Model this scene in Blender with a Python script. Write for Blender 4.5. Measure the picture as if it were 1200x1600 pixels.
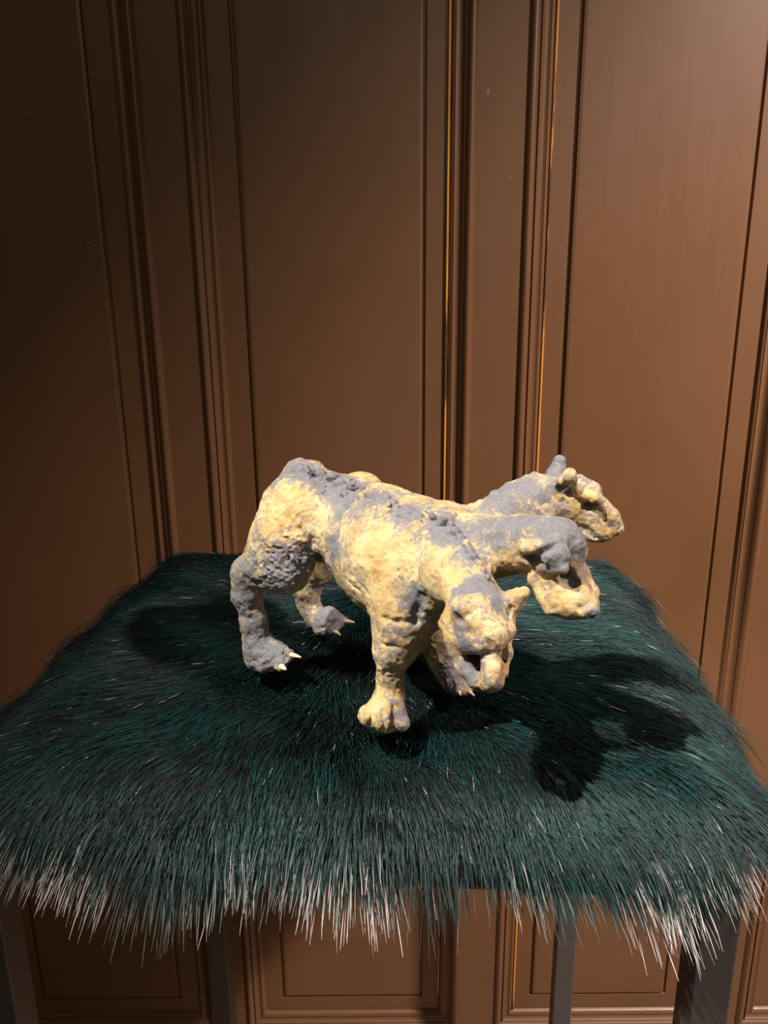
import bpy, math, random
import numpy as np
from mathutils import Vector, Matrix

for o in list(bpy.data.objects): bpy.data.objects.remove(o, do_unlink=True)
random.seed(7); rng = np.random.default_rng(7)
S = bpy.context.scene; C = S.collection

# ------------------------------------------------------------------ camera
CAM_Z = 1.105; PITCH = math.radians(15.5); ROLL = math.radians(-0.53); F = 1202.0
R0 = Vector((1, 0, 0)); U0 = Vector((0, math.sin(PITCH), math.cos(PITCH))); FW = Vector((0, math.cos(PITCH), -math.sin(PITCH)))
RT = R0 * math.cos(ROLL) + U0 * math.sin(ROLL); UP = -R0 * math.sin(ROLL) + U0 * math.cos(ROLL)
cd = bpy.data.cameras.new('camera'); cam = bpy.data.objects.new('camera', cd); C.objects.link(cam)
cd.sensor_fit = 'VERTICAL'; cd.sensor_height = 36; cd.lens = F / 1600 * 36; cd.clip_start = 0.01
M = Matrix.Identity(4)
for i in range(3): M[i][0] = RT[i]; M[i][1] = UP[i]; M[i][2] = -FW[i]; M[i][3] = (0, 0, CAM_Z)[i]
cam.matrix_world = M; S.camera = cam

def P(px, py, D):
    """world point seen at photo pixel (px,py) whose distance along Y is D, and metres per pixel there"""
    d = RT * ((px - 600) / F) + UP * ((800 - py) / F) + FW
    t = D / d.y
    return Vector((d.x * t, D, CAM_Z + d.z * t)), t / F

# ------------------------------------------------------------------ world, lights, exposure
w = bpy.data.worlds.new('room_light'); S.world = w; w.use_nodes = True
bg = w.node_tree.nodes['Background']; bg.inputs[0].default_value = (0.9, 0.75, 0.6, 1); bg.inputs[1].default_value = 0.04
def spot(name, loc, target, power, size_deg, blend, radius, col):
    l = bpy.data.lights.new(name, 'SPOT'); l.energy = power; l.spot_size = math.radians(size_deg); l.spot_blend = blend
    l.shadow_soft_size = radius; l.color = col
    o = bpy.data.objects.new(name, l); C.objects.link(o); o.location = loc
    o.rotation_euler = (Vector(target) - Vector(loc)).to_track_quat('-Z', 'Y').to_euler(); return o
def area(name, loc, target, power, sx, sy, col):
    l = bpy.data.lights.new(name, 'AREA'); l.energy = power; l.shape = 'RECTANGLE'; l.size = sx; l.size_y = sy; l.color = col
    o = bpy.data.objects.new(name, l); C.objects.link(o); o.location = loc
    o.rotation_euler = (Vector(target) - Vector(loc)).to_track_quat('-Z', 'Y').to_euler(); return o
spot('ceiling_spot_key', (-0.83, -0.11, 2.40), (0.16, 0.39, 0.85), 275, 25, 0.85, 0.016, (1.0, 0.92, 0.78))
spot('ceiling_spot_wall', (1.25, -0.25, 2.3), (0.62, 0.86, 0.62), 370, 60, 1.0, 0.05, (1.0, 0.79, 0.68))
area('room_fill', (0.3, -1.6, 2.3), (0.1, 0.6, 0.9), 6, 1.6, 1.0, (1.0, 0.82, 0.56))
S.view_settings.view_transform = 'Standard'; S.view_settings.look = 'None'; S.view_settings.gamma = 1
S.view_settings.use_curve_mapping = False; S.view_settings.exposure = 0.0

# ------------------------------------------------------------------ helpers
def mat(name):
    m = bpy.data.materials.new(name); m.use_nodes = True; nt = m.node_tree
    return m, nt, nt.nodes['Principled BSDF']
def nd(nt, t, **kw):
    n = nt.nodes.new(t)
    for k, v in kw.items():
        if k.startswith('i_'): n.inputs[k[2:].replace('_', ' ')].default_value = v
        else: setattr(n, k, v)
    return n
def ramp(nt, fac, stops):
    r = nt.nodes.new('ShaderNodeValToRGB'); nt.links.new(fac, r.inputs[0]); e = r.color_ramp.elements
    while len(e) < len(stops): e.new(0.5)
    for el, (p, c) in zip(e, stops): el.position = p; el.color = (*c, 1) if len(c) == 3 else c
    return r.outputs[0]
def mesh_obj(name, verts, faces, m=None, parent=None, smooth=False):
    me = bpy.data.meshes.new(name); me.from_pydata([tuple(v) for v in verts], [], faces); me.update()
    if smooth: me.polygons.foreach_set('use_smooth', [True] * len(me.polygons))
    if m: me.materials.append(m)
    o = bpy.data.objects.new(name, me); C.objects.link(o)
    if parent: o.parent = parent
    return o
def tag(o, label=None, cat=None, group=None, kind=None):
    for k, v in (('label', label), ('category', cat), ('group', group), ('kind', kind)):
        if v: o[k] = v
    return o
def bevel(o, w, seg=2):
    b = o.modifiers.new('bevel', 'BEVEL'); b.width = w; b.segments = seg; b.limit_method = 'ANGLE'; return o
def box(name, lo, hi, m, parent=None, bev=0.0):
    x0, y0, z0 = lo; x1, y1, z1 = hi
    v = [(x0,y0,z0),(x1,y0,z0),(x1,y1,z0),(x0,y1,z0),(x0,y0,z1),(x1,y0,z1),(x1,y1,z1),(x0,y1,z1)]
    f = [(0,3,2,1),(4,5,6,7),(0,1,5,4),(1,2,6,5),(2,3,7,6),(3,0,4,7)]
    o = mesh_obj(name, v, f, m, parent)
    if bev: bevel(o, bev)
    return o

# ------------------------------------------------------------------ materials: wall, floor, stool
def paint_material():
    m, nt, b = mat('brown_gloss_paint'); L = nt.links
    tc = nd(nt, 'ShaderNodeTexCoord')
    mp = nd(nt, 'ShaderNodeMapping'); mp.inputs['Scale'].default_value = (60, 60, 2.2); L.new(tc.outputs['Object'], mp.inputs[0])
    n1 = nd(nt, 'ShaderNodeTexNoise', i_Scale=3.0, i_Detail=6.0, i_Roughness=0.6); L.new(mp.outputs[0], n1.inputs['Vector'])
    n2 = nd(nt, 'ShaderNodeTexNoise', i_Scale=5.0, i_Detail=3.0); L.new(tc.outputs['Object'], n2.inputs['Vector'])
    base = ramp(nt, n2.outputs[0], [(0.3, (0.140, 0.070, 0.032)), (0.7, (0.170, 0.086, 0.040))])
    # small scuffs where the paint shows light scratches
    v = nd(nt, 'ShaderNodeTexVoronoi', feature='F1', i_Scale=15.0); mp2 = nd(nt, 'ShaderNodeMapping')
    n3 = nd(nt, 'ShaderNodeTexNoise', i_Scale=30.0, i_Detail=2.0); L.new(tc.outputs['Object'], n3.inputs['Vector'])
    add = nd(nt, 'ShaderNodeVectorMath', operation='MULTIPLY_ADD'); L.new(n3.outputs['Color'], add.inputs[0]); add.inputs[1].default_value = (0.06, 0.06, 0.02)
    L.new(tc.outputs['Object'], add.inputs[2]); L.new(add.outputs[0], v.inputs['Vector'])
    sc = ramp(nt, v.outputs['Distance'], [(0.022, (1, 1, 1)), (0.036, (0, 0, 0))])
    mx = nd(nt, 'ShaderNodeMix', data_type='RGBA'); L.new(sc, mx.inputs[0]); L.new(base, mx.inputs[6]); mx.inputs[7].default_value = (0.30, 0.2, 0.14, 1)
    L.new(mx.outputs[2], b.inputs['Base Color'])
    b.inputs['Roughness'].default_value = 0.36
    rr = ramp(nt, n1.outputs[0], [(0.3, (0.38,)*3), (0.7, (0.46,)*3)]); L.new(rr, b.inputs['Roughness'])
    bp = nd(nt, 'ShaderNodeBump', i_Strength=0.04, i_Distance=0.001); L.new(n1.outputs[0], bp.inputs['Height']); L.new(bp.outputs[0], b.inputs['Normal'])
    return m
PAINT = paint_material()
def worn_material():
    m, nt, b = mat('worn_wood_edge'); L = nt.links
    tc = nd(nt, 'ShaderNodeTexCoord'); mp = nd(nt, 'ShaderNodeMapping'); mp.inputs['Scale'].default_value = (200, 200, 14)
    L.new(tc.outputs['Object'], mp.inputs[0]); n = nd(nt, 'ShaderNodeTexNoise', i_Scale=1.0, i_Detail=5.0); L.new(mp.outputs[0], n.inputs['Vector'])
    L.new(ramp(nt, n.outputs[0], [(0.40, (0.10, 0.05, 0.025)), (0.47, (0.62, 0.26, 0.05)), (0.7, (0.72, 0.34, 0.07))]), b.inputs['Base Color'])
    b.inputs['Roughness'].default_value = 0.5
    return m
WORN = worn_material()
def floor_material():
    m, nt, b = mat('pale_floor_boards'); L = nt.links
    tc = nd(nt, 'ShaderNodeTexCoord'); mp = nd(nt, 'ShaderNodeMapping'); mp.inputs['Scale'].default_value = (3, 40, 3)
    L.new(tc.outputs['Object'], mp.inputs[0]); n = nd(nt, 'ShaderNodeTexNoise', i_Scale=2.0, i_Detail=8.0); L.new(mp.outputs[0], n.inputs['Vector'])
    L.new(ramp(nt, n.outputs[0], [(0.3, (0.30, 0.20, 0.12)), (0.7, (0.42, 0.29, 0.18))]), b.inputs['Base Color']); b.inputs['Roughness'].default_value = 0.5
    return m
FLOORM = floor_material()
def metal_material():
    m, nt, b = mat('charcoal_stool_frame'); L = nt.links
    n = nd(nt, 'ShaderNodeTexNoise', i_Scale=300.0, i_Detail=3.0); bp = nd(nt, 'ShaderNodeBump', i_Strength=0.12, i_Distance=0.0005)
    L.new(n.outputs[0], bp.inputs['Height']); L.new(bp.outputs[0], b.inputs['Normal'])
    b.inputs['Base Color'].default_value = (0.075, 0.072, 0.076, 1); b.inputs['Roughness'].default_value = 0.42
    return m
METAL = metal_material()

# ------------------------------------------------------------------ back wall with raised panels
DW = 0.86
def wx(px, py=0): return P(px, py, DW)[0].x
def wz(py): return P(600, py, DW)[0].z
wall = bpy.data.objects.new('wall_back', None); C.objects.link(wall); wall.location = (0, 0, 0); tag(wall, kind='structure')
Z_TOP = 2.45
z_mould_out = wz(1606); z_top_open = 2.15
# openings (outer edge of the moulding), read off the top of the photograph and converted to metres on the wall
open_x = [(None, wx(207)), (wx(274), wx(748)), (wx(830), None)]
w_open = open_x[1][1] - open_x[1][0]; w_st = open_x[2][0] - open_x[1][1]
opens = [(open_x[0][1] - w_open, open_x[0][1]), open_x[1], (open_x[2][0], open_x[2][0] + w_open * 0.985)]
x = opens[0][0] - w_st; opens.insert(0, (x - w_open, x))
x = opens[-1][1] + w_st; opens.append((x, x + w_open))
YS = DW                                     # stile face
YP = DW + 0.006                             # margin of the panel
def ring_sweep(name, x0, x1, z0, z1, prof, m, parent):
    """profile points (inset, y) swept round a rectangle with mitred corners"""
    v = []; f = []
    for u, y in prof: v += [(x0+u, y, z0+u), (x1-u, y, z0+u), (x1-u, y, z1-u), (x0+u, y, z1-u)]
    for k in range(len(prof)-1):
        for j in range(4):
            a = 4*k + j; b_ = 4*k + (j+1) % 4
            f.append((a, b_, b_+4, a+4))
    return mesh_obj(name, v, f, m, parent)
def arc(u0, y0, u1, y1, bulge, n=6):
    out = []
    for i in range(n+1):
        t = i/n; s = math.sin(math.pi*t)
        out.append((u0+(u1-u0)*t, y0+(y1-y0)*t - bulge*s))
    return out
MW = 0.027
prof = [(-0.0005, YS+0.004), (-0.0005, YS-0.001)] + arc(0.0, YS-0.0015, 0.010, YS-0.0015, 0.0035) + [(0.0104, YS+0.0005), (0.0115, YS+0.0005)] \
     + arc(0.012, YS-0.002, 0.021, YS+0.001, -0.0022) + [(0.0215, YS+0.0005)] + arc(0.0218, YS+0.0015, MW, YP+0.001, 0.0018, 4) + [(MW, YP+0.004)]
for i, (x0, x1) in enumerate(opens):
    ring_sweep('moulding', x0, x1, z_mould_out, z_top_open, prof, PAINT, wall)
    # margin (sunk border) and raised field with a bevelled quirk round it
    g = 0.025
    a = MW - 0.001
    fp = [(a, YP+0.006), (a, YP), (a+g-0.001, YP), (a+g, YP+0.003), (a+g+0.0022, YP+0.003), (a+g+0.0032, YP-0.0015), (a+g+0.006, YP-0.0022)]
    o = ring_sweep('panel', x0, x1, z_mould_out, z_top_open, fp, PAINT, wall)
    me = o.data; n = len(me.vertices)
    import bmesh
    bm = bmesh.new(); bm.from_mesh(me); bm.verts.ensure_lookup_table(); bm.faces.new([bm.verts[n-4], bm.verts[n-3], bm.verts[n-2], bm.verts[n-1]]); bm.to_mesh(me); bm.free()
xs = [opens[0][0]-0.12] + [q for o_ in opens for q in o_] + [opens[-1][1]+0.12]
for k in range(0, len(xs), 2):
    box('stile', (xs[k], YS, z_mould_out), (xs[k+1], YS+0.03, z_top_open), PAINT, wall)
box('bottom_rail', (xs[0], YS, 0.02), (xs[-1], YS+0.03, z_mould_out), PAINT, wall)
box('top_rail', (xs[0], YS, z_top_open), (xs[-1], YS+0.03, Z_TOP), PAINT, wall)
box('backing', (xs[0], YS+0.03, 0.0), (xs[-1], YS+0.05, Z_TOP), PAINT, wall)
# bare wood showing along two moulding edges where the paint has worn off
xe = opens[2][1] - MW; box('worn_edge', (xe-0.0016, YP-0.0035, z_mould_out+MW), (xe+0.0006, YP+0.002, z_top_open-MW), WORN, wall, 0.0004)
xe = opens[3][0] + MW; box('worn_edge', (xe-0.0006, YP-0.0035, z_mould_out+MW), (xe+0.0016, YP+0.002, z_top_open-MW), WORN, wall, 0.0004)
tag(box('baseboard_back', (xs[0], YS-0.014, 0.0), (xs[-1], YS+0.001, 0.075), PAINT, None, 0.003), kind='structure')
tag(box('floor', (xs[0], -2.0, -0.05), (xs[-1], YS+0.05, 0.0), FLOORM), kind='structure')

# ------------------------------------------------------------------ stool
YAW = math.radians(-4.3)
SX = 0.440; SD = 0.414; Z_BOARD = 0.800; Z_SEAT = 0.826; Z_HIDE = 0.846
fr = P(1172, 1432, 0.335)[0]                              # front right lower corner of the board
ex = Vector((math.cos(YAW), math.sin(YAW), 0)); ey = Vector((-math.sin(YAW), math.cos(YAW), 0))
corner = Vector((0.190, 0.330, 0))
SC = corner - ex*(SX/2) + ey*(SD/2)                        # stool centre in plan
stool = bpy.data.objects.new('stool', None); C.objects.link(stool); stool.location = (SC.x, SC.y, 0); stool.rotation_euler = (0, 0, YAW)
tag(stool, 'square dark metal stool under the green fur, standing against the brown panelling', 'stool')
def rrect(hx, hy, r, n=6):
    pts = []
    for cx, cy, a0 in ((hx-r, hy-r, 0), (-hx+r, hy-r, 90), (-hx+r, -hy+r, 180), (hx-r, -hy+r, 270)):
        for i in range(n+1):
            a = math.radians(a0 + 90*i/n); pts.append((cx + r*math.cos(a), cy + r*math.sin(a)))
    return pts
def slab(name, hx, hy, r, z0, z1, m, parent, bev):
    p = rrect(hx, hy, r); n = len(p)
    v = [(x_, y_, z0) for x_, y_ in p] + [(x_, y_, z1) for x_, y_ in p]
    f = [tuple(range(n-1, -1, -1)), tuple(range(n, 2*n))] + [(i, (i+1) % n, n+(i+1) % n, n+i) for i in range(n)]
    return bevel(mesh_obj(name, v, f, m, parent), bev)
slab('seat', SX/2, SD/2, 0.022, Z_BOARD, Z_SEAT, METAL, stool, 0.003)
LT = 0.022; hx = SX/2 - 0.003; hy = SD/2 - 0.003
for sx in (-1, 1):
    for sy in (-1, 1):
        x0, x1 = sorted((sx*hx, sx*(hx-LT))); y0, y1 = sorted((sy*hy, sy*(hy-LT)))
        box('leg', (x0, y0, 0.0), (x1, y1, Z_BOARD), METAL, stool, 0.0015)

# ------------------------------------------------------------------ clay beast, as one implicit surface
VX = 0.0006
lo = np.array([-0.125, 0.315, 0.852]); hi = np.array([0.165, 0.595, 1.025])
dims = np.ceil((hi-lo)/VX).astype(int)
phi = np.full(dims, 0.05, np.float32)
ax = [lo[i] + VX*np.arange(dims[i], dtype=np.float32) for i in range(3)]
def region(c0, c1):
    a = np.maximum(((c0-lo)/VX).astype(int), 0); b = np.minimum(((c1-lo)/VX).astype(int)+2, dims)
    sl = tuple(slice(a[i], b[i]) for i in range(3))
    X, Y, Z = np.meshgrid(ax[0][sl[0]], ax[1][sl[1]], ax[2][sl[2]], indexing='ij', sparse=True)
    return sl, X, Y, Z
def blend(sl, d, k, sub=False):
    a = phi[sl]
    if sub:
        d = -d; hh = np.maximum(k-np.abs(a-d), 0)/k; phi[sl] = np.maximum(a, d) + hh*hh*k*0.25
    else:
        hh = np.maximum(k-np.abs(a-d), 0)/k; phi[sl] = np.minimum(a, d) - hh*hh*k*0.25
def pt(p):
    v, s = P(p[0], p[1], p[2]); return np.array(v), s
def cone(a, b, k=0.008, sub=False):
    """a, b = (px, py, D, radius in px); a tapering rounded limb"""
    A, sa = pt(a); B, sb = pt(b); ra, rb = a[3]*sa, b[3]*sb
    mr = max(ra, rb) + k + 0.004
    sl, X, Y, Z = region(np.minimum(A, B)-mr, np.maximum(A, B)+mr)
    ba = B-A; L2 = float(ba@ba)+1e-9
    t = np.clip(((X-A[0])*ba[0] + (Y-A[1])*ba[1] + (Z-A[2])*ba[2])/L2, 0, 1)
    t = t*1.0
    d = np.sqrt((X-A[0]-t*ba[0])**2 + (Y-A[1]-t*ba[1])**2 + (Z-A[2]-t*ba[2])**2) - (ra + (rb-ra)*t)
    blend(sl, d.astype(np.float32), k, sub)
def chain(pts, k=0.008):
    for a, b in zip(pts, pts[1:]): cone(a, b, k)
def ball(p, k=0.006, sub=False): cone(p, (p[0]+0.01, p[1], p[2], p[3]), k, sub)
def ell(p, rad, axis=None, k=0.006, sub=False, up=None):
    """ellipsoid: rad = radii in px along (axis, side, up); axis = world direction"""
    c, s = pt(p); r = np.array(rad, float)*s
    e0 = Vector(axis or (1, 0, 0)).normalized(); u = Vector(up or (0, 0, 1)); e1 = u.cross(e0).normalized(); e2 = e0.cross(e1)
    m = r.max()+k+0.004; sl, X, Y, Z = region(c-m, c+m)
    q = [((X-c[0])*e[0] + (Y-c[1])*e[1] + (Z-c[2])*e[2])/r[i] for i, e in enumerate((e0, e1, e2))]
    n = np.sqrt(q[0]**2+q[1]**2+q[2]**2); d = (n-1)*r.min()*0.5 + (n-1)*np.median(r)*0.5
    blend(sl, d.astype(np.float32), k, sub)
def dirn(a, b): return tuple(pt(b)[0]-pt(a)[0])

def srf(px, py, D=0.42, lift=0.0):
    """distance D at which the sight line through (px,py) first meets the clay so far"""
    Ds = np.arange(0.318, 0.592, 0.0004); d = RT*((px-600)/F) + UP*((800-py)/F) + FW
    pts = np.stack([d.x/d.y*Ds, Ds, CAM_Z+d.z/d.y*Ds], 1)
    ii = np.round((pts-lo)/VX).astype(int); ok = ((ii >= 0) & (ii < dims)).all(1)
    ii = np.clip(ii, 0, dims-1); v = np.where(ok, phi[ii[:,0], ii[:,1], ii[:,2]], 1.0)
    h = np.argmax(v < 0)
    return float(Ds[h])+lift if v[h] < 0 else D
FWD = (0.72, -0.69, 0)
#  trunk
chain([(478,790,.508,50),(530,806,.487,44),(575,845,.462,66),(622,872,.442,84),(668,868,.428,66)], .014)
ell((612,880,.440,82), (96,66,76), FWD, .012)
chain([(470,775,.512,38),(540,780,.490,26),(600,800,.468,34),(655,828,.446,42),(698,838,.432,38)], .014)   # back line
ball((700,845,.428,44), .014)
#  hips, tail stub, right haunch
ell((455,815,.484,1), (52,42,66), FWD, .012)
cone((468,790,.486,46), (430,862,.480,44), .012)
cone((500,770,.505,30), (470,745,.512,22), .010)
cone((490,785,.510,36), (560,782,.542,36), .010)
chain([(485,755,.508,24),(472,737,.510,15),(466,733,.511,13)], .006); ball((492,733,.512,12), .006)
chain([(563,776,.545,37),(535,840,.540,38),(498,885,.538,24)], .010)
#  left hind leg
cone((440,850,.474,44), (445,888,.470,37), .010)
cone((448,890,.470,33), (392,890,.477,24), .008)
chain([(388,893,.480,24),(386,930,.480,21),(396,970,.479,19),(402,1000,.478,20)], .006)
ball((379,898,.480,17), .005); ball((366,962,.481,4.5), .003)
ell((418,1022,.474,1), (36,22,19), (.80,-.35,-.12), .008)
cone((400,1005,.478,20), (402,1030,.477,19), .006)
cone((432,1018,.470,16), (450,1024,.463,10), .005); cone((424,1030,.466,15), (436,1040,.460,10), .005); cone((408,1035,.470,13), (412,1042,.464,10), .005)
#  right hind leg
chain([(496,885,.542,26),(480,918,.544,20),(482,945,.545,15),(494,968,.544,15)], .006)
ell((510,968,.538,1), (28,18,17), (.85,-.3,-.05), .007)
cone((515,965,.536,15), (534,971,.530,9), .005); cone((508,976,.534,14), (519,984,.528,9), .005); ball((500,984,.534,9), .005)
#  left fore leg
chain([(648,885,.420,52),(636,940,.412,46),(627,985,.408,36),(612,1022,.405,26)], .012)
chain([(612,1022,.405,26),(610,1045,.405,19.5),(609,1068,.404,17.5),(610,1088,.403,20),(604,1112,.401,26)], .006)
ball((628,1010,.404,20), .008)
ell((602,1118,.400,1), (30,34,20), (.2,-1,-.2), .006)
cone((596,1100,.398,17), (576,1120,.392,15), .004); cone((602,1106,.394,18), (600,1128,.388,16), .004); cone((614,1106,.394,16), (628,1130,.390,13), .004)
ball((572,1118,.400,12), .004)
#  right fore leg
chain([(690,930,.446,48),(682,980,.447,32),(690,1022,.447,24),(702,1050,.446,18),(708,1062,.444,19)], .008)
ell((718,1068,.440,1), (22,20,13), (.5,-.85,-.1), .006); cone((722,1068,.436,11), (730,1078,.430,8), .004); cone((712,1070,.434,11), (716,1078,.428,8), .004)
#  chest front
ell((688,905,.410,1), (44,52,52), (.72,-.69,0), .012)
ball((672,925,.416,50), .012)
# neck 1 and head 1 (front, looking down towards the viewer)
chain([(688,858,.412,50),(714,890,.392,44),(736,925,.372,42)], .012)
ell((748,962,.357,1), (50,50,44), (.2,-.6,-.9), .008)
ell((747,985,.352,1), (42,50,34), (.2,-.6,-.9), .008)
cone((718,1002,.345,14), (745,1006,.338,14), .004); cone((794,985,.346,13), (775,1003,.338,13), .004)          # brows
cone((737,960,.345,22), (765,990,.338,22), .008)
chain([(763,1004,.343,13),(768,1030,.336,13.5),(769,1050,.332,14.5),(769,1064,.331,14.5)], .0025)                                         # muzzle
cone((760,1068,.332,12),(777,1066,.332,12), .003); cone((768,1074,.334,10),(768,1064,.330,11), .003)
chain([(703,975,.354,15),(713,1018,.346,9),(726,1045,.341,10),(740,1064,.336,11)], .004)                        # cheek and jaw
chain([(793,985,.356,11),(791,1020,.349,9),(785,1052,.339,9)], .004)
chain([(745,1000,.358,34),(753,1035,.354,22),(757,1058,.346,14)], .004)                                        # under jaw
cone((788,950,.362,17), (806,938,.358,15), .005); cone((802,936,.357,16), (819,926,.355,10), .003)               # ears
cone((724,950,.348,17), (719,944,.345,14), .004)
# neck 2 and head 2 (middle)
chain([(706,842,.424,40),(760,848,.405,38),(808,850,.390,38),(850,850,.380,38)], .010)
chain([(735,880,.416,30),(790,872,.402,24)], .010)
chain([(848,846,.378,36),(870,846,.376,34),(884,862,.375,30)], .006)
ell((850,870,.384,1), (36,34,34), (.8,-.3,-.6), .006)
chain([(874,885,.374,31),(884,915,.370,28),(893,936,.366,27)], .006)
ell((884,944,.364,1), (28,22,20), (.8,-.3,-.35), .005)
chain([(905,868,.376,10),(913,895,.374,9),(924,925,.370,9),(927,945,.366,9)], .004)
cone((902,936,.364,20), (918,944,.362,13), .005)
cone((915,957,.357,9), (927,955,.357,8.5), .003)
ell((868,868,.360,1), (27,13,17), (.9,-.1,-.05), .005); ball((900,852,.371,14), .005)
cone((852,884,.368,9), (880,888,.357,7), .004)
cone((822,857,.368,8), (846,853,.364,10), .004); cone((846,853,.364,10), (872,845,.365,7), .004)
chain([(832,905,.372,10),(846,930,.366,8),(857,955,.362,6)], .003)
# neck 3 and head 3 (far, looking right)
chain([(706,838,.436,34),(755,832,.440,34),(800,812,.440,38),(845,795,.438,38)], .012)
chain([(780,805,.440,24),(820,780,.440,26),(860,768,.438,26)], .010)
ell((880,784,.436,1), (44,34,34), (.9,-.1,-.25), .006)
chain([(905,784,.434,28),(932,803,.431,24),(950,824,.428,15)], .005)
chain([(900,800,.434,30),(925,822,.430,20),(944,834,.428,10)], .005)
cone((902,766,.424,10), (927,778,.420,9), .004); cone((905,756,.440,14), (928,764,.438,11), .005)
chain([(934,780,.424,9),(956,804,.424,8),(965,822,.425,7)], .004); ball((966,828,.424,6), .003)
cone((868,750,.448,18), (873,722,.450,10), .004)
cone((874,762,.428,13), (890,743,.420,9), .003); cone((891,742,.420,8), (897,760,.420,5), .003)
cone((884,828,.426,11), (928,841,.424,5), .003)

# cavities, placed on the clay surface already built
def dent(px, py, rad, axis=(1, 0, 0), k=.003, lift=0.0, D=.36):
    ell((px, py, srf(px, py, D)+lift, 1), rad, axis, k, sub=True)
def groove(pts, rpx, k=.002, lift=0.0):
    Ds = [srf(x_, y_, 0) for x_, y_ in pts]
    for a, b, da, db in zip(pts, pts[1:], Ds, Ds[1:]):
        if da and db and abs(da-db) < .012: cone((*a, da+lift, rpx), (*b, db+lift, rpx), k, True)
# head 1: deep eye hollows either side of the bridge, ear cup, nostrils, mouth
ell((742,1031,srf(742,1031)+.003,1), (11,24,17), (1,0,.0), .0015, sub=True); dent(733,1025,(11,14,9),(1,0,-.3),.0015,.002)
dent(788,1020,(5,12,22),(1,0,0),.002,.001)
ball((722,949,srf(722,949)+.0035,15), .002); groove([(712,962),(718,970)], 5, .0015, -.0005)
groove([(800,950),(796,962)], 3, .002); groove([(765,1004),(767,1010)], 3, .002)
groove([(757,1066),(760,1072)], 2.2, .001); groove([(777,1064),(775,1070)], 2.2, .001); groove([(745,1068),(752,1062)], 2.5, .001)

groove([(731,1024),(746,1023)], 7, .0015, -.001); groove([(747,1023),(748,1040)], 6, .0015, -.001)
# head 2
dent(889,904,(16,13,14),(.7,0,-1),.0015,.001); dent(880,896,(13,12,9),(1,0,-.5),.0015,.001); dent(897,912,(8,10,10),(.5,0,-1),.0015,.001)
dent(829,874,(15,12,9),(.8,0,.3),.002); groove([(838,868),(852,862),(868,853)], 4.0, .002)
groove([(840,915),(848,930),(858,944),(864,953)], 4.0, .0012, -.0008)
groove([(906,950),(909,956)], 2.5, .001)
# head 3
dent(882,766,(15,12,9),(.9,0,-.35),.002,.001); dent(888,758,(8,8,7),(1,0,0),.002)
dent(923,790,(9,9,6),(.9,0,.4),.002); groove([(912,793),(920,789),(930,786)], 2.5, .0015)
groove([(903,822),(914,826),(924,833),(931,840)], 4, .001); groove([(965,828),(968,823)], 2.2, .001)
# folds of the trunk and legs
groove([(537,788),(527,812),(513,850),(509,866)], 4, .005); groove([(597,966),(622,972),(652,972)], 1.6, .003)
groove([(598,1110),(600,1126),(601,1141)], 1.8, .002); groove([(616,1104),(615,1122),(614,1141)], 2.4, .002); groove([(580,1118),(577,1134)], 1.8, .002)
groove([(594,1047),(608,1049),(623,1047)], 1.5, .002); groove([(596,1006),(622,1012)], 1.0, .002)
groove([(428,1034),(432,1046)], 2, .002); groove([(444,1014),(447,1032)], 2.0, .002); groove([(505,982),(515,974),(522,970)], 2, .002)
groove([(384,905),(396,912),(408,910)], 3, .003); groove([(660,930),(652,955),(648,972)], 3.0, .004); groove([(690,925),(680,950)], 4, .006)
groove([(540,905),(562,925),(590,955)], 1.0, .002); groove([(550,900),(575,930)], 1.0, .002)
# lumps along the spine, shoulder knob and neck crests
def lump(px, py, rad, k=.0014, out=0.8):
    D = srf(px, py, 0)
    if D: ball((px, py, D+(1-out)*rad*.0003, rad), k)
def lumps(path, n, rad, jit):
    for i in range(n):
        t = i/(n-1)*(len(path)-1); j = min(int(t), len(path)-2); u = t-j; a, b = path[j], path[j+1]
        lump(a[0]+(b[0]-a[0])*u+random.uniform(-jit, jit), a[1]+(b[1]-a[1])*u+random.uniform(-jit, jit)*.6, rad*random.uniform(.6, 1.3))
lumps([(466,735),(505,742),(545,757),(590,779),(640,800),(692,814)], 60, 6.0, 8)
lumps([(520,762),(560,785),(600,800),(650,815)], 22, 4, 7)
lumps([(460,732),(500,737)], 12, 6, 5)
lumps([(500,738),(550,752),(600,775)], 14, 5, 4)
for p in ((707,806,8),(699,807,7),(703,813,7),(694,811,6),(689,817,5),(530,755,7),(558,777,7),(702,828,5),(712,834,5)): lump(*p, out=.8)
for i in range(9): lump(704+i*7.3, 820+i*10.3, 7.0, .0006, 1.4)
for i in range(9): ball((740+i*12.0, 796-i*6.2-(2 if i > 4 else 0), .441, 10.5+random.uniform(-2, 2)), .001)

# surface irregularity of the modelled clay
def vnoise(shape, cells, seed):
    r = np.random.default_rng(seed); g = r.standard_normal([int(c)+2 for c in cells]).astype(np.float32)
    out = g
    for i in range(3):
        n = shape[i]; t = np.linspace(0, cells[i]-1e-3, n); a = t.astype(int); u = (t-a); u = (u*u*(3-2*u)).astype(np.float32)
        sh = [1, 1, 1]; sh[i] = n; u = u.reshape(sh)
        out = np.take(out, a, axis=i)*(1-u) + np.take(out, a+1, axis=i)*u
    return out
ext = dims*VX
n_mid = vnoise(dims, ext/0.0036, 2); n_fine = vnoise(dims, ext/0.0016, 3)
def rough(px, py, rpx, amp):
    c, s_ = pt((px, py, srf(px, py))); R_ = rpx*s_; sl, X, Y, Z = region(c-2*R_, c+2*R_)
    g = np.exp(-((X-c[0])**2+(Y-c[1])**2+(Z-c[2])**2)/(R_*R_)); phi[sl] += (amp*g*(n_mid[sl]*.6+n_fine[sl]*.7)).astype(np.float32)
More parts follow.
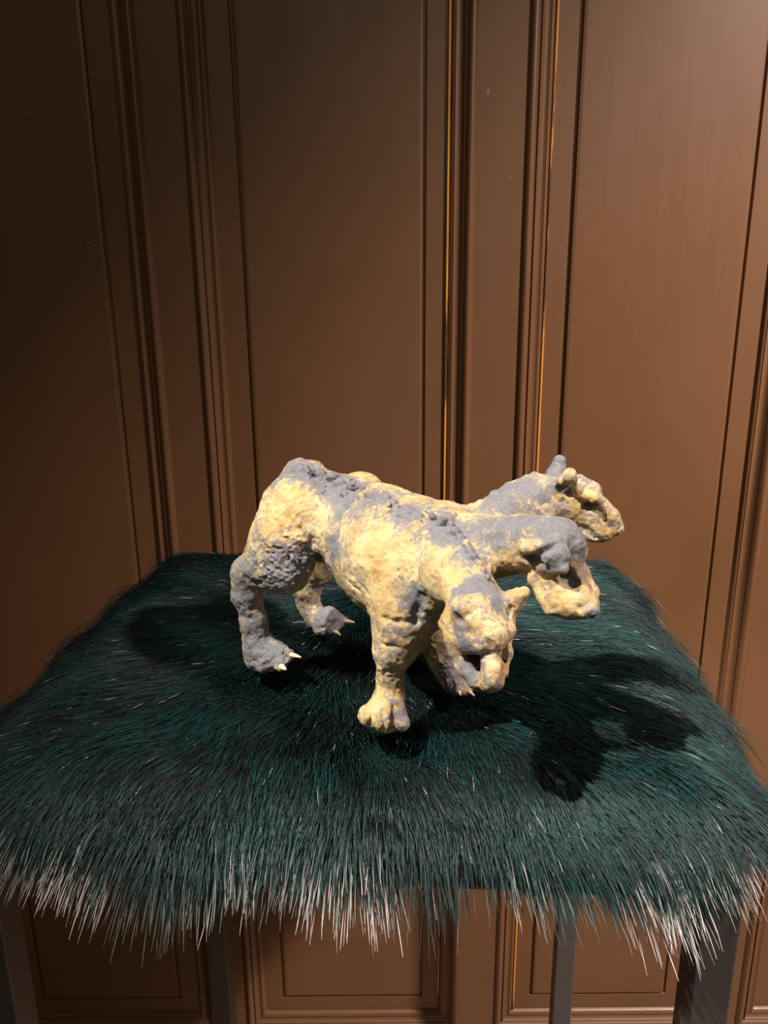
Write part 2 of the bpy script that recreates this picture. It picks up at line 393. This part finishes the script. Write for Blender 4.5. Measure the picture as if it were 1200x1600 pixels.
phi += 0.00045*vnoise(dims, ext/0.010, 1) + 0.00026*n_mid + 0.00016*n_fine
for a_ in ((450,860,34,.0009),(425,890,24,.0009),(480,880,20,.0009),(500,745,24,.0005),(555,770,24,.0006),(610,790,24,.0005),(670,808,24,.0005),(378,950,16,.0004),
           (415,1020,26,.0004),(705,1068,14,.0006),(700,1040,16,.0004),(820,885,16,.0005),(608,1060,24,.0002)): rough(*a_)

def surface_nets(phi):
    s = phi < 0
    c = np.zeros(np.array(phi.shape)-1, np.uint8)
    for dx in (0, 1):
        for dy in (0, 1):
            for dz in (0, 1):
                c += s[dx:dx+c.shape[0], dy:dy+c.shape[1], dz:dz+c.shape[2]]
    act = (c > 0) & (c < 8); idx = np.argwhere(act); n = len(idx)
    ids = np.full(act.shape, -1, np.int64); ids[act] = np.arange(n)
    acc = np.zeros((n, 3)); cnt = np.zeros(n)
    cor = [(a, b, d) for a in (0, 1) for b in (0, 1) for d in (0, 1)]
    for A in cor:
        for ax_ in range(3):
            if A[ax_]: continue
            B = list(A); B[ax_] = 1
            va = phi[idx[:,0]+A[0], idx[:,1]+A[1], idx[:,2]+A[2]]; vb = phi[idx[:,0]+B[0], idx[:,1]+B[1], idx[:,2]+B[2]]
            m = (va < 0) != (vb < 0); t = np.where(m, va/(va-vb+1e-20), 0)
            p = np.tile(np.array(A, float), (n, 1)); p[:, ax_] += t
            acc[m] += p[m]; cnt[m] += 1
    V = lo + VX*(idx + acc/cnt[:, None])
    faces = []
    for ax_ in range(3):
        sl0 = [slice(None)]*3; sl1 = [slice(None)]*3; sl0[ax_] = slice(0, -1); sl1[ax_] = slice(1, None)
        a = s[tuple(sl0)]; b = s[tuple(sl1)]; e = np.argwhere(a != b)
        u, v = (ax_+1) % 3, (ax_+2) % 3
        e = e[(e[:, u] > 0) & (e[:, v] > 0) & (e[:, u] < phi.shape[u]-1) & (e[:, v] < phi.shape[v]-1)]
        q = []
        for du, dv in ((-1, -1), (0, -1), (0, 0), (-1, 0)):
            f = e.copy(); f[:, u] += du; f[:, v] += dv; q.append(ids[f[:, 0], f[:, 1], f[:, 2]])
        q = np.stack(q, 1); flip = ~a[e[:, 0], e[:, 1], e[:, 2]]; q[flip] = q[flip][:, ::-1]
        faces.append(q)
    return V, np.concatenate(faces)
V, Fq = surface_nets(phi)
def keep_main(V, Fq):                                    # drop any loose crumb of the field
    n = len(V); lab = np.arange(n)
    for _ in range(400):
        m = lab[Fq].min(1); new = lab.copy()
        for j in range(4): np.minimum.at(new, Fq[:, j], m)
        new = np.minimum(new, new[new])
        if (new == lab).all(): break
        lab = new
    val, ct = np.unique(lab, return_counts=True); keep = lab == val[ct.argmax()]
    print('clay components', len(val), 'kept', int(keep.sum()), 'of', n)
    mp = np.cumsum(keep)-1; Fq = Fq[keep[Fq].all(1)]
    return V[keep], mp[Fq]
V, Fq = keep_main(V, Fq)

def clay_material():
    m, nt, b = mat('glazed_clay'); L = nt.links
    at = nd(nt, 'ShaderNodeAttribute', attribute_name='oxide'); tc = nd(nt, 'ShaderNodeTexCoord')
    n1 = nd(nt, 'ShaderNodeTexNoise', i_Scale=95.0, i_Detail=7.0, i_Roughness=0.72, i_Distortion=0.9); L.new(tc.outputs['Object'], n1.inputs['Vector'])
    n2 = nd(nt, 'ShaderNodeTexNoise', i_Scale=430.0, i_Detail=6.0, i_Roughness=0.75); L.new(tc.outputs['Object'], n2.inputs['Vector'])
    n3 = nd(nt, 'ShaderNodeTexNoise', i_Scale=45.0, i_Detail=6.0, i_Roughness=0.65); L.new(tc.outputs['Object'], n3.inputs['Vector'])
    cream = ramp(nt, n3.outputs[0], [(0.34, (0.76, 0.61, 0.35)), (0.50, (0.66, 0.47, 0.21)), (0.68, (0.46, 0.27, 0.09))])
    a1 = nd(nt, 'ShaderNodeMath', operation='MULTIPLY_ADD'); L.new(n1.outputs[0], a1.inputs[0]); a1.inputs[1].default_value = 1.7; L.new(at.outputs['Fac'], a1.inputs[2])
    a2 = nd(nt, 'ShaderNodeMath', operation='MULTIPLY_ADD'); L.new(n2.outputs[0], a2.inputs[0]); a2.inputs[1].default_value = 1.5; L.new(a1.outputs[0], a2.inputs[2])
    fac = ramp(nt, a2.outputs[0], [(0.0, (0, 0, 0)), (1.0, (1, 1, 1))])
    mr = nd(nt, 'ShaderNodeMapRange'); L.new(a2.outputs[0], mr.inputs[0]); mr.inputs[1].default_value = 1.66; mr.inputs[2].default_value = 2.02
    grey = ramp(nt, n2.outputs[0], [(0.3, (0.13, 0.13, 0.155)), (0.7, (0.26, 0.26, 0.30))])
    mx = nd(nt, 'ShaderNodeMix', data_type='RGBA'); L.new(mr.outputs[0], mx.inputs[0]); L.new(cream, mx.inputs[6]); L.new(grey, mx.inputs[7])
    L.new(mx.outputs[2], b.inputs['Base Color']); b.inputs['Roughness'].default_value = 0.58
    bp = nd(nt, 'ShaderNodeBump', i_Strength=0.7, i_Distance=0.0014); L.new(n2.outputs[0], bp.inputs['Height'])
    L.new(bp.outputs[0], b.inputs['Normal'])
    return m
CLAY = clay_material()
beast = bpy.data.objects.new('clay_sculpture', None); C.objects.link(beast); beast.location = (0.0, 0.45, 0.858)
tag(beast, 'cream and grey fired clay sculpture of a three headed hound standing on green fur', 'sculpture')
off = np.array(beast.location)
me = bpy.data.meshes.new('body'); me.vertices.add(len(V)); me.vertices.foreach_set('co', (V-off).astype(np.float32).ravel())
me.loops.add(Fq.size); me.loops.foreach_set('vertex_index', Fq.astype(np.int32).ravel())
me.polygons.add(len(Fq)); me.polygons.foreach_set('loop_start', np.arange(0, Fq.size, 4, dtype=np.int32))
me.polygons.foreach_set('use_smooth', np.ones(len(Fq), bool)); me.update(calc_edges=True); me.validate()
me.materials.append(CLAY)
body = bpy.data.objects.new('body', me); C.objects.link(body); body.parent = beast
sm = body.modifiers.new('smooth', 'SMOOTH'); sm.factor = 0.5; sm.iterations = 1
# where the grey oxide was brushed on (positive) or wiped off (negative): (px, py, D, radius px, amount)
spots = [(470,735,.51,34,1),(510,745,.505,26,1),(550,765,.495,26,1),(590,782,.478,22,1),(635,797,.457,24,.9),(690,808,.438,28,1),(705,830,.425,22,.9),
 (735,870,.395,22,.5),(760,905,.375,20,.5),(765,825,.415,30,.6),(820,812,.395,26,.75),(870,825,.375,30,.75),(900,840,.375,26,.9),(870,868,.355,28,.9),
 (780,780,.44,26,.8),(820,762,.44,24,.8),(868,725,.45,24,.9),(905,750,.43,16,.5),(845,790,.43,18,.3),
 (520,855,.462,20,1),(536,800,.458,12,1),(430,900,.465,36,.55),(480,870,.465,28,.5),(440,870,.455,30,.4),(378,890,.48,20,.6),(376,940,.475,24,.9),(410,1015,.475,44,.8),
 (515,965,.525,30,.8),(655,930,.405,16,.9),(650,955,.40,12,.9),(728,1006,.34,11,.9),(715,985,.345,10,.3),(728,960,.345,16,.15),(775,940,.35,18,.7),(745,915,.36,18,.6),
 (732,1055,.338,15,.95),(755,1040,.333,7,.8),(720,925,.365,14,.6),(925,957,.352,13,.8),(632,1118,.392,16,.6),(610,1090,.39,12,.2),(705,1070,.44,22,.5),
 (700,1030,.44,20,.3),(612,1035,.395,22,.25),(640,1000,.40,20,.2),(575,870,.42,30,-.25),(590,920,.41,30,-.3),(460,780,.455,34,-.4),(440,810,.455,30,-.3),
 (690,900,.385,34,-.2),(610,860,.40,40,-.2),(560,800,.45,26,.1),(890,945,.35,26,-.3),(925,795,.41,14,.5),(915,830,.41,14,.5),(880,762,.42,14,.8),(832,870,.37,12,.7),
 (889,903,.36,16,.7),(740,1027,.348,12,.8),(716,964,.345,8,.6),(875,965,.36,10,.3),(820,905,.385,14,.1)]
ox = np.full(len(V), 0.15, np.float32)
for x_, y_, D_, r_, a_ in spots:
    c, s = pt((x_, y_, srf(x_, y_, D_))); dd = np.linalg.norm(V-c, axis=1)/(r_*s*1.1)
    ox += a_*np.exp(-dd**2*0.9).astype(np.float32)*0.60
ox = np.clip(ox, -0.30, 0.62)
at = me.attributes.new('oxide', 'FLOAT', 'POINT'); at.data.foreach_set('value', ox)
# claws
def claw_mat():
    m, nt, b = mat('ivory_claw'); n = nd(nt, 'ShaderNodeTexNoise', i_Scale=400.0)
    nt.links.new(ramp(nt, n.outputs[0], [(0.3, (0.75, 0.62, 0.38)), (0.7, (0.86, 0.78, 0.58))]), b.inputs['Base Color']); b.inputs['Roughness'].default_value = 0.35; return m
CLAW = claw_mat()
def claw(a, b_, r):
    A, s = P(*a); B, _ = P(*b_); A -= beast.location; B -= beast.location; d = (B-A); L_ = d.length; d.normalize(); s1 = d.orthogonal().normalized(); s2 = d.cross(s1); v = []; f = []; n = 10
    sag = Vector((0, 0, -1))
    for i in range(7):
        t = i/6; rr = r*s*math.sqrt(max(1-t**1.7, 0))*(.8+.2*math.sin(math.pi*min(t*1.4, 1))); c = A+d*L_*t + sag*(L_*.12*t*t)
        if i == 6: v.append(c); break
        v += [c+(s1*math.cos(2*math.pi*j/n)+s2*math.sin(2*math.pi*j/n))*rr for j in range(n)]
    for i in range(5): f += [(i*n+j, i*n+(j+1) % n, (i+1)*n+(j+1) % n, (i+1)*n+j) for j in range(n)]
    f += [(5*n+j, 5*n+(j+1) % n, len(v)-1) for j in range(n)]; f.append(tuple(range(n-1, -1, -1)))
    mesh_obj('claw', v, f, CLAW, beast, True)
claw((453,1023,.461), (472,1025,.455), 4); claw((437,1040,.459), (448,1045,.453), 5.5)
claw((535,971,.529), (555,970,.524), 4.2); claw((518,984,.527), (533,991,.521), 4.5)
claw((730,1079,.429), (742,1086,.424), 3.5); claw((716,1079,.427), (720,1086,.423), 3.2)

# ------------------------------------------------------------------ fur throw: hide + pile
def hide_material():
    m, nt, b = mat('dark_hide'); n = nd(nt, 'ShaderNodeTexNoise', i_Scale=200.0)
    nt.links.new(ramp(nt, n.outputs[0], [(0.3, (0.002, 0.006, 0.007)), (0.7, (0.004, 0.012, 0.013))]), b.inputs['Base Color']); b.inputs['Roughness'].default_value = 0.95; return m
HIDE = hide_material()
throw = bpy.data.objects.new('fur_throw', None); C.objects.link(throw); throw.location = (SC.x, SC.y, Z_SEAT+0.0005); throw.rotation_euler = (0, 0, YAW)
tag(throw, 'dark teal faux fur throw with long pale tipped fringe, glints painted into the tips, draped over the stool seat', 'throw')
HX, HY = SX/2+0.010, SD/2+0.004
nU = 72; v = []; f = []
def hide_z(u, v_):                                        # local plan -> height above throw origin
    ed = np.maximum(np.maximum(np.abs(u)/HX, np.abs(v_)/HY), 0)
    e = np.clip((ed-0.78)/0.22, 0, 1)
    return (Z_HIDE-Z_SEAT) - 0.018*e**2.2 + 0.0015*np.sin(u*31+1)*np.cos(v_*27)
gu = np.linspace(-HX, HX, nU); gv = np.linspace(-HY, HY, nU)
GU, GV = np.meshgrid(gu, gv, indexing='ij')
# round the corners in plan
def squirc(u, v_):
    a, b_ = u/HX, v_/HY; k = 0.07; return u*(1-k*np.abs(b_)**6), v_*(1-k*np.abs(a)**6)
SU, SV = squirc(GU, GV); HZ = hide_z(GU, GV)
top = np.stack([SU, SV, HZ], -1).reshape(-1, 3); bot = top.copy(); bot[:, 2] = 0.0
v = np.concatenate([top, bot]).tolist(); N = nU*nU
idf = lambda i, j: i*nU+j
for i in range(nU-1):
    for j in range(nU-1):
        f.append((idf(i, j), idf(i+1, j), idf(i+1, j+1), idf(i, j+1))); f.append((N+idf(i, j), N+idf(i, j+1), N+idf(i+1, j+1), N+idf(i+1, j)))
for i in range(nU-1):
    f.append((idf(i, 0), N+idf(i, 0), N+idf(i+1, 0), idf(i+1, 0))); f.append((idf(i+1, nU-1), N+idf(i+1, nU-1), N+idf(i, nU-1), idf(i, nU-1)))
    f.append((idf(0, i+1), N+idf(0, i+1), N+idf(0, i), idf(0, i))); f.append((idf(nU-1, i), N+idf(nU-1, i), N+idf(nU-1, i+1), idf(nU-1, i+1)))
mesh_obj('hide', v, f, HIDE, throw, True)

def fur_material():
    m = bpy.data.materials.new('teal_faux_fur'); m.use_nodes = True; nt = m.node_tree; L = nt.links
    nt.nodes.remove(nt.nodes['Principled BSDF']); out = nt.nodes['Material Output']
    h_ = nd(nt, 'ShaderNodeBsdfDiffuse'); g_ = nd(nt, 'ShaderNodeBsdfHair', component='Reflection'); ad = nd(nt, 'ShaderNodeAddShader')
    hi_ = nd(nt, 'ShaderNodeHairInfo')
    at1 = nd(nt, 'ShaderNodeAttribute', attribute_name='tone')
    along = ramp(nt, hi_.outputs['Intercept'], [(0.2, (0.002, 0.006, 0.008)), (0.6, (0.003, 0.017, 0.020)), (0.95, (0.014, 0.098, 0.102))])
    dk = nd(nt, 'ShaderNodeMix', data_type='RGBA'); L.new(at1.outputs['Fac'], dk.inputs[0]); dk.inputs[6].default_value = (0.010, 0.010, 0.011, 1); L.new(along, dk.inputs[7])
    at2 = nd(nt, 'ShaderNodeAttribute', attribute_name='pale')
    tip_glint = ramp(nt, hi_.outputs['Intercept'], [(0.68, (0, 0, 0)), (0.86, (1, 1, 1))])
    mu = nd(nt, 'ShaderNodeMath', operation='MULTIPLY'); L.new(tip_glint, mu.inputs[0]); L.new(at2.outputs['Fac'], mu.inputs[1])
    mx = nd(nt, 'ShaderNodeMix', data_type='RGBA'); L.new(mu.outputs[0], mx.inputs[0]); L.new(dk.outputs[2], mx.inputs[6]); mx.inputs[7].default_value = (0.93, 0.86, 0.90, 1)  # pale tips: partly fibre colour, partly the fringe's specular glints painted in
    L.new(mx.outputs[2], h_.inputs['Color'])
    g_.inputs['Color'].default_value = (0.028, 0.040, 0.042, 1); g_.inputs['RoughnessU'].default_value = 0.13; g_.inputs['RoughnessV'].default_value = 0.6
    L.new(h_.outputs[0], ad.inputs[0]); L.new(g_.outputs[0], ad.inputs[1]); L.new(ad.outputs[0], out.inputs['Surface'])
    return m
FUR = fur_material()
paws = [P(602,1122,.402)[0], P(418,1028,.474)[0], P(510,978,.528)[0], P(716,1074,.440)[0]]
paw_r = [.017, .019, .015, .014]
def strands(n, seed, L0, L1, pile, edge=False, pale=0.0, rad=0.00016, up=1.0):
    r = np.random.default_rng(seed)
    if not edge:
        u = r.uniform(-HX, HX, n); v_ = r.uniform(-HY, HY, n)
        z = hide_z(u, v_); u, v_ = squirc(u, v_)
    else:                                                     # roots on the rolled edge of the hide
        side = r.choice(4, n, p=[.46, .2, .2, .14]); t = r.uniform(-1, 1, n); band = 1-np.abs(r.normal(0, .035, n))
        u = np.where(side == 0, t*HX, np.where(side == 1, -HX*band, np.where(side == 2, HX*band, t*HX)))
        v_ = np.where(side == 0, -HY*band, np.where(side == 3, HY*band, t*HY)); z = hide_z(u, v_); u, v_ = squirc(u, v_)
        z = z - r.uniform(0, .010, n)
    # combing field: out from a parting behind the sculpture
    fx = u*1.15+0.012; fy = (v_-0.085)*1.0-0.02
    fy = np.where(fy > 0, fy*0.8, fy)
    m_ = np.sqrt(fx**2+fy**2)+1e-6; fx, fy = fx/m_, fy/m_
    # clumps: low frequency swirl
    sw = 0.14*np.sin(u*70+np.sin(v_*45)*2)+0.10*np.sin(v_*83+u*30+2)+0.08*np.sin(u*190+v_*130)+r.normal(0, .13, n)
    fx, fy = fx*np.cos(sw)-fy*np.sin(sw), fx*np.sin(sw)+fy*np.cos(sw)
    Ln = r.uniform(L0, L1, n)*(1+0.18*np.sin(u*52+v_*61)); lay = r.uniform(0.12, 1, n)*pile
    # flattened under and round the paws
    cy, sy_ = math.cos(-YAW), math.sin(-YAW)
    short = np.ones(n)
    loc = []
    for p, pr in zip(paws, paw_r):
        dx, dy = p.x-SC.x, p.y-SC.y; lx, ly = dx*cy-dy*sy_, dx*sy_+dy*cy; loc.append((lx, ly, pr))
    K = 7; pos = np.zeros((n, K, 3), np.float32); p = np.stack([u, v_, z], 1); pos[:, 0] = p
    lift = r.uniform(.25, .8, n)*up
    d = np.stack([fx, fy, lift], 1); d /= np.linalg.norm(d, axis=1)[:, None]
    flow = np.stack([fx, fy, np.zeros(n)], 1); seg = Ln/(K-1)
    for lx, ly, pr in loc:
        dd = np.hypot(u-lx, v_-ly); short = np.minimum(short, np.clip((dd-pr*.75)/(pr*1.0), 0.3, 1))
    seg = seg*short; lay = lay*np.clip(short*1.1, .25, 1)
    for k in range(1, K):
        p = p + d*seg[:, None]
        inside = (np.abs(p[:, 0]) < HX) & (np.abs(p[:, 1]) < HY)
        base = hide_z(np.clip(p[:, 0], -HX, HX), np.clip(p[:, 1], -HY, HY))
        over = np.maximum(np.abs(p[:, 0])-HX, np.abs(p[:, 1])-HY)
        d = d + flow*0.35 + np.array([0, 0, -0.34])[None] - np.where(inside, 0, 0.30)[:, None]*np.array([0, 0, 1.0])[None] + r.normal(0, .05, (n, 3))
        d /= np.linalg.norm(d, axis=1)[:, None]
        zmin = base + lay*(0.55+0.45*k/(K-1)) ; zmax = base+lay+.004
        z2 = np.where(inside, np.clip(p[:, 2], np.minimum(zmin, pos[:, k-1, 2]+seg*.8), zmax), p[:, 2])
        p[:, 2] = z2; pos[:, k] = p
    tone = (r.uniform(0, 1, n) < 0.62+0.25*np.sin(u*40+3*np.sin(v_*22))).astype(np.float32)*r.uniform(.55, 1, n)
    pl = (r.uniform(0, 1, n) < pale).astype(np.float32)*r.uniform(.35, 1, n)
    if edge: pl = pl*(0.65+0.45*np.clip(np.sin(u*95)+np.sin(u*41+1), -1, 1))*np.where(np.abs(u-.055) < .028, .25, 1)
    if edge: pl = np.where((v_ < -HY*.93) | (r.uniform(0, 1, n) < .12), pl, 0)  # painted tip glints kept mostly to the front edge
    radii = rad*r.uniform(.7, 1.3, n)
    if edge:                                                   # a thin spot in the fringe where the seat board shows
        keep = ~((v_ < -HY*.93) & (np.abs(u-.055) < .03) & (r.uniform(0, 1, n) < .75)); pos, tone, pl, radii = pos[keep], tone[keep], pl[keep], radii[keep]
    return pos, tone.astype(np.float32), pl.astype(np.float32), radii.astype(np.float32)
sets = [strands(130000, 11, .016, .030, .010, pale=.004, rad=.00013), strands(45000, 12, .026, .040, .013, pale=.01, rad=.00018),
        strands(8000, 13, .028, .042, .014, edge=True, pale=.05, rad=.00018), strands(2000, 17, .038, .056, .014, edge=True, pale=.98, rad=.00025),
        strands(1600, 19, .034, .056, .022, edge=True, pale=.35, rad=.00013, up=2.6)]
POS = np.concatenate([s_[0] for s_ in sets]); TONE = np.concatenate([s_[1] for s_ in sets]); PALE = np.concatenate([s_[2] for s_ in sets]); RAD = np.concatenate([s_[3] for s_ in sets])
n, K, _ = POS.shape
hc = bpy.data.hair_curves.new('pile'); hc.add_curves([K]*n)
hc.points.foreach_set('position', POS.ravel())
taper = np.array([1, 1, 1, .95, .85, .65, .22], np.float32)
hc.points.foreach_set('radius', (RAD[:, None]*taper[None]).astype(np.float32).ravel())
for nm, arr in (('tone', TONE), ('pale', PALE)):
    a_ = hc.attributes.new(nm, 'FLOAT', 'CURVE'); a_.data.foreach_set('value', arr)
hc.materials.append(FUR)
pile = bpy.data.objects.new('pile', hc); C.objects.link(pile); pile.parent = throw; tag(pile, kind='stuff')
print('strands', n, 'clay verts', len(V))
